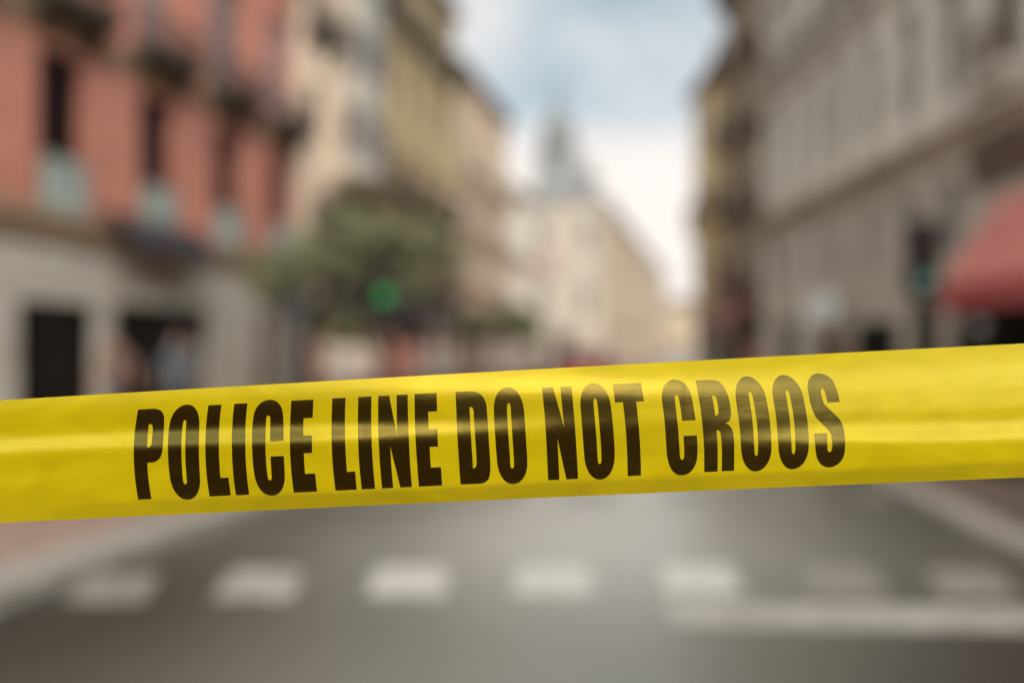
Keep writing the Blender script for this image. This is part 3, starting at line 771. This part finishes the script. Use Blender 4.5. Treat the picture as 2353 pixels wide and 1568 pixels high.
# ------------------------------------------------------------------ awnings, signs, lamps
aw = thing('shop_awning', 'rounded dark slate awning over the shop of the red building', 'awning', st(15.5, -12.0, 0.08), ANG_L)
pr = [(-0.02, 4.35)] + [(-0.02 - 0.75 * math.sin(R(a)), 3.62 + 0.73 * math.cos(R(a))) for a in range(10, 91, 10)] + [(-0.77, 3.45), (-0.74, 3.45)] + [(-0.04 - 0.70 * math.sin(R(a)), 3.62 + 0.68 * math.cos(R(a))) for a in range(90, 9, -10)]
MB().prism(pr, 0.0, 3.0).build('canopy', M['signgrey'], aw)
for x in (0.05, 2.95): MB().tube([(x, -0.05, 3.62), (x, -0.73, 3.5)], 0.02, 6).build('arm', M['iron'], aw)

for (sa, L0, lab) in ((26.2, 4.2, 'dark plum shop awning on the tall cream building behind the trees'), (31.2, 6.4, 'long dark plum shop awning on the mustard yellow building behind the trees')):
    aw = thing('shop_awning', lab, 'awning', st(sa, -12.0), ANG_L)
    MB().prism([(-0.24, 3.75), (-0.24, 3.70), (-1.5, 3.0), (-1.5, 2.45), (-1.46, 2.45), (-1.46, 3.05)], 0, L0).build('canopy', M['signgrey'], aw)
    for x in (0.2, L0 - 0.2): MB().tube([(x, -0.2, 2.9), (x, -1.45, 2.97)], 0.02, 6).build('arm', M['iron'], aw)

aw = thing('red_awning', 'large red canvas awning sloping out from the grey building at the right edge', 'awning', (RX, 14.4, 0), R(-90))
MB().prism([(-0.24, 4.10), (-0.24, 4.06), (-1.28, 2.57), (-1.28, 2.62)], 0, 4.8).build('canopy', M['awning'], aw)
v_ = MB()
v_.box(0, 4.8, -1.30, -1.28, 2.18, 2.615)
v_.prism([(-0.24, 4.05), (-1.279, 2.56), (-1.279, 2.20), (-0.24, 2.75)], 0.0, 0.02)
v_.build('valance', M['awning_low'], aw)
for x in (0.4, 4.4): MB().tube([(x, -0.2, 2.7), (x, -1.25, 2.56)], 0.02, 6).build('arm', M['iron'], aw)

aw = thing('faded_awning', 'faded pinkish red awning low on the dark brown building', 'awning', (RX + 0.1, 33.8, 0), R(-90))
MB().prism([(-0.2, 3.25), (-0.2, 3.2), (-1.1, 2.6), (-1.1, 2.25), (-1.06, 2.25), (-1.06, 2.66)], 0.2, 5.2).build('canopy', M['awning_old'], aw)
for x in (0.4, 5.0): MB().tube([(x, -0.2, 2.6), (x, -1.05, 2.58)], 0.02, 6).build('arm', M['iron'], aw)

sg = thing('shop_sign', 'blank white sign board fixed over a shop door of the grey building', 'sign', (RX, 22.1, 0), R(-90))
MB().box(-0.75, 0.95, -0.62, -0.5, 2.25, 2.9).build('board', M['white'], sg, bevel=0.02)
for x in (-0.4, 0.5): MB().box(x, x + 0.06, -0.498, -0.003, 2.5, 2.6).build('bracket', M['iron'], sg)

wl = thing('wall_lamp', 'small round glowing lamp under the red awning by the dark shop', 'lamp', at(2250, 13.6, 1.55 + 50 / F * 13.6), 0)
MB().lathe([(0.02, -0.11), (0.075, -0.085), (0.11, 0), (0.075, 0.085), (0.02, 0.11)], 16).build('globe', M['lamp'], wl, True)
MB().tube([(0, 0, 0.1), (0, 0, 0.7), (0.5, 0, 1.2)], 0.015, 6).build('stem', M['iron'], wl)

def traffic_light(label, px, Y, zlens, lit, aim=0.0, board=False, lenses=3):
    t = thing('traffic_light', label, 'traffic light', at(px, Y), aim, 'traffic lights at the crossing')
    MB().tube([(0, 0.12, 0.1), (0, 0.12, zlens + 0.3 * (lenses - 1) + 0.15)], 0.055, 12).lathe([(0.14, 0.08), (0.14, 0.3), (0.06, 0.42)], 12, (0, 0.12)).build('pole', M['iron'], t)
    z0 = zlens - 0.16
    MB().box(-0.15, 0.15, -0.09, 0.09, z0, z0 + 0.3 * lenses + 0.02).build('housing', M['black'], t, bevel=0.03)
    for zb in (0.15, 0.3 * lenses - 0.18): MB().box(-0.03, 0.03, 0.092, 0.16, z0 + zb, z0 + zb + 0.05).build('bracket', M['iron'], t)
    if board: MB().box(-0.26, 0.26, 0.02, 0.035, z0 - 0.06, z0 + 1.02).build('backing_board', M['black'], t)
    for k, m_ in enumerate((lit, 'lens_amber', 'lens_red') if lenses == 3 else (lit, 'lens_red')):
        zc = zlens + 0.3 * k
        ln = MB().lathe([(0.105, 0), (0.09, 0.012), (0.05, 0.022), (0.01, 0.026)], 20).build('lens', M[m_], t, True)
        ln.rotation_euler = (R(90), 0, 0); ln.location = (0, -0.092, zc)
        v = MB(); a0 = [R(a) for a in range(-10, 191, 20)]
        for i in range(len(a0) - 1):
            c0, s0, c1_, s1 = math.cos(a0[i]), math.sin(a0[i]), math.cos(a0[i+1]), math.sin(a0[i+1])
            v.add([(0.12*c0, -0.092, zc+0.12*s0), (0.12*c1_, -0.092, zc+0.12*s1), (0.12*c1_, -0.22, zc+0.12*s1), (0.12*c0, -0.22, zc+0.12*s0),
                   (0.128*c0, -0.092, zc+0.128*s0), (0.128*c1_, -0.092, zc+0.128*s1), (0.128*c1_, -0.22, zc+0.128*s1), (0.128*c0, -0.22, zc+0.128*s0)],
                  [(0, 1, 2, 3), (7, 6, 5, 4), (3, 2, 6, 7)])
        v.build('visor', M['black'], t)
    return t
traffic_light('small two lens signal lit green in front of the leafy trees', 885, 12.2, 1.55 + 122 / F * 12.2, 'lens_green', lenses=2)
traffic_light('black traffic light with a dim teal lens beside the red awning', 2122, 12.0, 1.55 + 155 / F * 12.0, 'lens_teal', board=True)

pl = thing('information_pillar', 'plain grey metal street pillar standing on the pavement left of the trees', 'pillar', at(680, 14.0, 0.116), R(-8))
MB().box(-0.15, 0.15, -0.11, 0.11, 0.12, 2.25).build('body', M['metal'], pl, bevel=0.03)
MB().box(-0.19, 0.19, -0.15, 0.15, 0.0, 0.118).build('base', M['iron'], pl)
MB().box(-0.17, 0.17, -0.13, 0.13, 2.252, 2.32).build('cap', M['iron'], pl)

bn = thing('litter_bin', 'dark blue street litter bin on the brown pavement at the right', 'bin', at(2318, 9.7, 0.116), 0)
MB().lathe([(0.20, 0.06), (0.24, 0.5), (0.25, 0.82)], 20).build('body', M['blue_bin'], bn, True)
MB().lathe([(0.27, 0.822), (0.27, 0.87), (0.16, 0.95), (0.02, 0.98)], 20).build('lid', M['black'], bn, True)
MB().lathe([(0.15, 0.0), (0.15, 0.058)], 16).build('base', M['iron'], bn)

# ------------------------------------------------------------------ trees
def tree(name, label, px, Y, zc, rx, rz, n, leaf, base=0.116, trunk_r=0.11, group='street trees on the left pavement', seed=1, ls=0.11):
    rnd = random.Random(seed)
    x, y, _ = at(px, Y)
    t = thing(name, label, 'tree', (x, y, base), rnd.uniform(0, 6), group)
    tb_ = MB(); top = zc - base
    tb_.tube([(0, 0, 0), (0.03, 0.02, top*0.35), (-0.04, 0.03, top*0.7), (0.02, 0, top + rz*0.5)], [trunk_r*1.25, trunk_r, trunk_r*0.8, trunk_r*0.25], 10)
    lobes = []
    for k in range(13):
        a = rnd.uniform(0, 6.28); r = rnd.uniform(0.25, 0.8) * rx; z = top + rnd.uniform(-0.65, 0.75) * rz
        lobes.append((Vector((r*math.cos(a), r*math.sin(a), z)), rnd.uniform(0.26, 0.5)))
        tb_.tube([(0, 0, top*0.55 + rnd.uniform(0, 0.4)), (r*0.5*math.cos(a), r*0.5*math.sin(a), (top*0.7+z)/2), (r*math.cos(a), r*math.sin(a), z)], [trunk_r*0.5, trunk_r*0.3, trunk_r*0.1], 6)
    tb_.build('trunk', M['bark'], t, True)
    lf = MB()
    for i in range(n):
        c, q = rnd.choice(lobes)
        d = Vector((rnd.gauss(0, 1), rnd.gauss(0, 1), rnd.gauss(0, 1))).normalized() * (rnd.random() ** 0.45)
        p = c + Vector((d.x*rx*q, d.y*rx*q, d.z*rz*q*1.1))
        u = Vector((rnd.gauss(0, 1), rnd.gauss(0, 1), rnd.gauss(0, 0.5))).normalized(); v = u.orthogonal().normalized()
        v = Matrix.Rotation(rnd.uniform(0, 6.28), 3, u) @ v
        s = ls * rnd.uniform(0.6, 1.3)
        lf.add([p - u*s, p + v*s*0.5, p + u*s, p - v*s*0.5], [(0, 1, 2, 3)])
    me = bpy.data.meshes.new('crown'); me.from_pydata(lf.v, [], lf.f); me.materials.append(M[leaf])
    child('crown', me, t)
    return t
tree('street_tree', 'pale leafy street tree behind the grey pillar', 655, 17.0, 2.95, 0.8, 0.9, 2600, 'leaf', seed=3)
tree('street_tree', 'bushy green street tree behind the lit green signal', 850, 20.0, 3.8, 1.55, 1.0, 5000, 'leaf', seed=5, ls=0.12)
tree('street_tree', 'little low green tree below the bushy one', 785, 19.0, 2.1, 0.65, 0.55, 1800, 'leaf', seed=8, ls=0.11, trunk_r=0.06)
tree('street_tree', 'olive street tree at the right end of the near tree group', 985, 25.0, 4.1, 0.95, 1.2, 2400, 'leaf', seed=11, ls=0.13)
tree('street_tree', 'brownish autumn tree rising behind the bushy green one', 850, 29.0, 5.7, 1.8, 1.5, 3200, 'leaf_brown', seed=21, ls=0.15)
tree('street_tree', 'small green tree on the pavement before the tan building', 1105, 44.0, 2.7, 1.3, 0.9, 3500, 'leaf', seed=13, ls=0.15, trunk_r=0.08)
tree('street_tree', 'small round tree by the pale cream building', 1185, 48.0, 2.9, 1.5, 1.1, 4000, 'leaf', seed=17, ls=0.15, trunk_r=0.08)

# ------------------------------------------------------------------ people
def body_mesh(pose):
    sw = {'stand': 0.03, 'walk': 0.24, 'stride': 0.33}[pose]
    V = []; E = []; RD = []
    def v(p, r, par=None):
        V.append(p); RD.append(r)
        if par is not None: E.append((par, len(V) - 1))
        return len(V) - 1
    pel = v((0, 0, 0.95), 0.135)
    sp = v((0, 0.005, 1.12), 0.125, pel); ch = v((0, 0.01, 1.31), 0.145, sp); nb = v((0, 0, 1.45), 0.075, ch)
    nk = v((0, 0.01, 1.51), 0.052, nb); h1 = v((0, 0.03, 1.58), 0.075, nk); h2 = v((0, 0.025, 1.655), 0.085, h1); v((0, 0.01, 1.715), 0.06, h2)
    v((0, 0.122, 1.60), 0.014, h1)
    for sd in (-1, 1):
        d = sw * sd
        hp = v((0.10*sd, 0, 0.88), 0.095, pel)
        kn = v((0.105*sd, d*0.55 + 0.03, 0.49), 0.058, hp)
        an = v((0.105*sd, d - 0.03, 0.09), 0.040, kn)
        v((0.125*sd, d + 0.13, 0.045), 0.036, an)
        sh = v((0.175*sd, 0, 1.405), 0.062, ch)
        el = v((0.235*sd, -d*0.45 - 0.02, 1.12), 0.042, sh)
        wr = v((0.255*sd, -d*0.8 + 0.05, 0.89), 0.028, el)
        pm = v((0.26*sd, -d*0.85 + 0.07, 0.82), 0.030, wr)
        for k, (fy_, ln) in enumerate(((-0.026, 0.075), (-0.009, 0.088), (0.009, 0.082), (0.026, 0.066))):
            a = v((0.262*sd, -d*0.85 + 0.075 + fy_, 0.785), 0.009, pm)
            v((0.252*sd, -d*0.85 + 0.085 + fy_, 0.785 - ln), 0.007, a)
        a = v((0.25*sd, -d*0.85 + 0.115, 0.83), 0.010, pm); v((0.245*sd, -d*0.85 + 0.13, 0.785), 0.008, a)
    me = bpy.data.meshes.new('body'); me.from_pydata(V, E, [])
    o = bpy.data.objects.new('body_base', me); COL.objects.link(o)
    m_ = o.modifiers.new('skin', 'SKIN'); o.modifiers.new('sub', 'SUBSURF').levels = 2
    me = o.data
    for i, s_ in enumerate(me.skin_vertices[0].data): s_.radius = (RD[i], RD[i] * (0.78 if i in (0, 1, 2) else 1)); s_.use_root = (i == 0)
    dg = bpy.context.evaluated_depsgraph_get()
    res = bpy.data.meshes.new_from_object(o.evaluated_get(dg))
    bpy.data.objects.remove(o)
    bm = bmesh.new(); bm.from_mesh(res); bmesh.ops.delete(bm, geom=[v for v in bm.verts if not v.link_faces], context='VERTS'); bm.to_mesh(res); bm.free()
    res.shade_smooth(); res.name = 'body'
    return res
def clothes(body, test, off, name):
    bm = bmesh.new(); bm.from_mesh(body); bm.normal_update()
    bad = [f for f in bm.faces if not test(f.calc_center_median())]
    nv = {v: v.normal.copy() for v in bm.verts}
    for v in bm.verts: v.co += nv[v] * off
    bmesh.ops.delete(bm, geom=bad, context='FACES')
    left = set(bm.faces); isl = []
    while left:                                   # keep the garment, drop stray faces
        q = [left.pop()]; g = list(q)
        while q:
            f = q.pop()
            for e in f.edges:
                for f2 in e.link_faces:
                    if f2 in left: left.discard(f2); q.append(f2); g.append(f2)
        isl.append(g)
    isl.sort(key=len, reverse=True)
    for g in isl[1:]: bmesh.ops.delete(bm, geom=g, context='FACES')
    bmesh.ops.delete(bm, geom=[v for v in bm.verts if not v.link_faces], context='VERTS')
    me = bpy.data.meshes.new(name); bm.to_mesh(me); bm.free(); me.shade_smooth()
    return me
POSES = {}
for pz in ('stand', 'walk', 'stride'):
    bd = body_mesh(pz); bd.materials.clear(); bd.materials.append(M['skin'])
    POSES[pz] = dict(body=bd,
        shirt=clothes(bd, lambda c: 0.90 < c.z < 1.465 and (abs(c.x) < 0.19 or c.z > 1.16), 0.014, 'shirt'),
        coat=clothes(bd, lambda c: 0.72 < c.z < 1.47 and (abs(c.x) < 0.20 or c.z > 0.90), 0.020, 'coat'),
        trousers=clothes(bd, lambda c: 0.11 < c.z < 1.04 and abs(c.x) < 0.205, 0.010, 'trousers'),
        shoe=clothes(bd, lambda c: c.z < 0.12 and c.x > 0, 0.012, 'shoe'),
        shoe2=clothes(bd, lambda c: c.z < 0.12 and c.x < 0, 0.012, 'shoe'),
        hair=clothes(bd, lambda c: c.z > 1.56 and (c.y < 0.035 or c.z > 1.68), 0.016, 'hair'))
CLOTH = {}
def cloth(c):
    if c not in CLOTH: CLOTH[c] = mat('cloth', s2l(c), rough=0.9, var=0.08, scale=6)
    return CLOTH[c]
def person(label, px, Y, heading, pose, top, shirt, legs, hair=(40, 30, 24), base=0.116, h=1.0):
    p = thing('person', label, 'person', at(px, Y, base), heading, 'people out on the street')
    p.scale = (h, h, h)
    P = POSES[pose]
    child('body', P['body'], p)
    for nm, c in ((top, shirt), ('trousers', legs), ('shoe', (35, 30, 28)), ('shoe2', (35, 30, 28)), ('hair', hair)):
        me = P[nm]
        if not me.materials: me.materials.append(M['skin'])
        o = child('shoe' if nm == 'shoe2' else nm, me, p)
        o.material_slots[0].link = 'OBJECT'; o.material_slots[0].material = cloth(c)
    return p
B_ = 3.14
for a in (
 ('person in a salmon shirt in front of the first dark shop window', 268, 14.4, 1.2, 'walk', 'shirt', (115, 88, 76), (50, 50, 55)),
 ('person in a pale blue grey coat before the wide shop window', 402, 15.5, -1.4, 'stride', 'coat', (92, 96, 98), (70, 74, 84)),
 ('person in a light grey shirt by the wide shop window', 440, 17.0, 0.4, 'stand', 'shirt', (85, 85, 84), (60, 62, 68)),
 ('person in a rust brown shirt just right of the grey pillar', 712, 15.0, B_, 'walk', 'shirt', (120, 84, 66), (60, 55, 50)),
 ('person in a cream white shirt under the bushy tree', 757, 16.0, B_, 'stand', 'shirt', (165, 152, 142), (110, 100, 95)),
 ('person in a white coat walking under the bushy tree', 800, 17.5, 0.3, 'walk', 'coat', (178, 165, 152), (150, 135, 125)),
 ('person in a beige coat near the green traffic light', 842, 18.5, B_, 'walk', 'coat', (165, 148, 134), (120, 105, 95)),
 ('person in a brick red coat right of the green traffic light', 905, 17.0, B_, 'stride', 'coat', (135, 82, 68), (85, 60, 55)),
 ('person in a dusty pink shirt beside the one in brick red', 948, 19.5, 0.2, 'walk', 'shirt', (140, 105, 96), (95, 85, 80)),
 ('person in a grey beige coat in the middle of the crowd', 1000, 20.0, B_, 'stand', 'coat', (135, 126, 116), (90, 86, 80)),
 ('person in a pale taupe shirt behind the grey beige coat', 1040, 24.0, B_, 'walk', 'shirt', (140, 130, 120), (85, 80, 76)),
 ('person in a brown shirt near the small green tree', 1085, 27.0, 0.0, 'walk', 'shirt', (125, 105, 90), (70, 64, 60)),
 ('person in a light mauve grey coat below the small round tree', 1138, 26.0, B_, 'stand', 'coat', (150, 140, 135), (95, 88, 86)),
 ('person in a white pink shirt right of the mauve grey coat', 1180, 30.0, B_, 'walk', 'shirt', (160, 146, 140), (80, 78, 78)),
 ('person in a dark charcoal coat far along the left pavement', 1232, 31.0, B_, 'stand', 'coat', (70, 66, 66), (50, 48, 50)),
 ('person in a slate coat at the end of the left crowd', 1282, 36.0, 0.2, 'walk', 'coat', (95, 92, 95), (60, 58, 60)),
 ('person in a black coat by the faded awning on the right', 1690, 24.5, B_, 'stand', 'coat', (45, 38, 40), (40, 36, 38)),
 ('person in a dull red shirt walking on the right pavement', 1740, 26.5, 0.2, 'walk', 'shirt', (140, 80, 75), (60, 52, 52)),
 ('person in a mid brown coat right of the white sign', 1935, 20.5, B_, 'walk', 'coat', (95, 78, 66), (50, 44, 42)),
): person(*a)

# ------------------------------------------------------------------ red car
def car(label, px, Y, rz):
    c = thing('parked_car', label, 'car', at(px, Y, 0.0), rz)
    def loft(sections):                 # each: y, half width low, half width high, z low, z high
        vs = []; fs = []; n = 8
        for y, w0, w1, z0, z1 in sections:
            vs += [(-w0*0.9, y, z0), (w0*0.9, y, z0), (w0, y, z0+(z1-z0)*0.25), (w0, y, z0+(z1-z0)*0.6), (w1, y, z1-0.03), (w1-0.12, y, z1), (-w1+0.12, y, z1), (-w1, y, z1-0.03)]
            vs += [(-w0, y, z0+(z1-z0)*0.6), (-w0, y, z0+(z1-z0)*0.25)]
        n = 10
        for i in range(len(sections) - 1):
            for k in range(n): fs.append((i*n+k, i*n+(k+1) % n, (i+1)*n+(k+1) % n, (i+1)*n+k))
        fs += [tuple(range(n))[::-1], tuple((len(sections)-1)*n + k for k in range(n))]
        return MB().add(vs, fs)
    loft([(-2.05, 0.70, 0.66, 0.35, 0.72), (-1.95, 0.84, 0.80, 0.22, 0.86), (-1.2, 0.88, 0.84, 0.2, 0.93), (0.5, 0.88, 0.84, 0.2, 0.94), (1.5, 0.87, 0.80, 0.2, 0.84), (1.95, 0.82, 0.74, 0.22, 0.70), (2.05, 0.7, 0.62, 0.35, 0.6)]).build('body', M['car_red'], c, True, 0.03)
    loft([(-1.75, 0.74, 0.62, 0.88, 1.02), (-1.25, 0.76, 0.60, 0.90, 1.40), (-0.3, 0.77, 0.61, 0.90, 1.46), (0.35, 0.77, 0.60, 0.90, 1.42), (1.15, 0.76, 0.66, 0.88, 0.96)]).build('cabin', M['glass'], c, True)
    MB().box(-0.60, 0.60, -1.3, 0.3, 1.425, 1.49).build('roof', M['car_red'], c, True, 0.03)
    for sx in (-1, 1):
        for y in (-1.3, 1.3):
            wv = MB().lathe([(0.2, -0.1), (0.31, -0.1), (0.32, -0.05), (0.32, 0.05), (0.31, 0.1), (0.2, 0.1)], 20).build('wheel', M['tyre'], c, True)
            wv.rotation_euler = (0, R(90), 0); wv.location = (sx*0.80, y, 0.32)
            child('rim', MB().lathe([(0.2, -0.11), (0.2, 0.11)], 16).mesh('rim', M['metal']), wv)
        MB().box(sx*0.66-0.12, sx*0.66+0.12, -2.04, -1.93, 0.66, 0.80).build('tail_light', M['lens_red'], c, bevel=0.02)
        MB().box(sx*0.60-0.14, sx*0.60+0.14, 1.92, 2.03, 0.52, 0.64).build('headlight', M['white'], c, bevel=0.02)
        MB().box(sx*0.95-0.08, sx*0.95+0.08, 0.55, 0.68, 0.92, 1.04).build('mirror', M['car_red'], c, bevel=0.02)
    MB().box(-0.26, 0.26, -2.075, -2.06, 0.45, 0.56).build('plate', M['white'], c)
    return c
car('red hatchback seen from behind far down the road', 1358, 33.0, -TH)
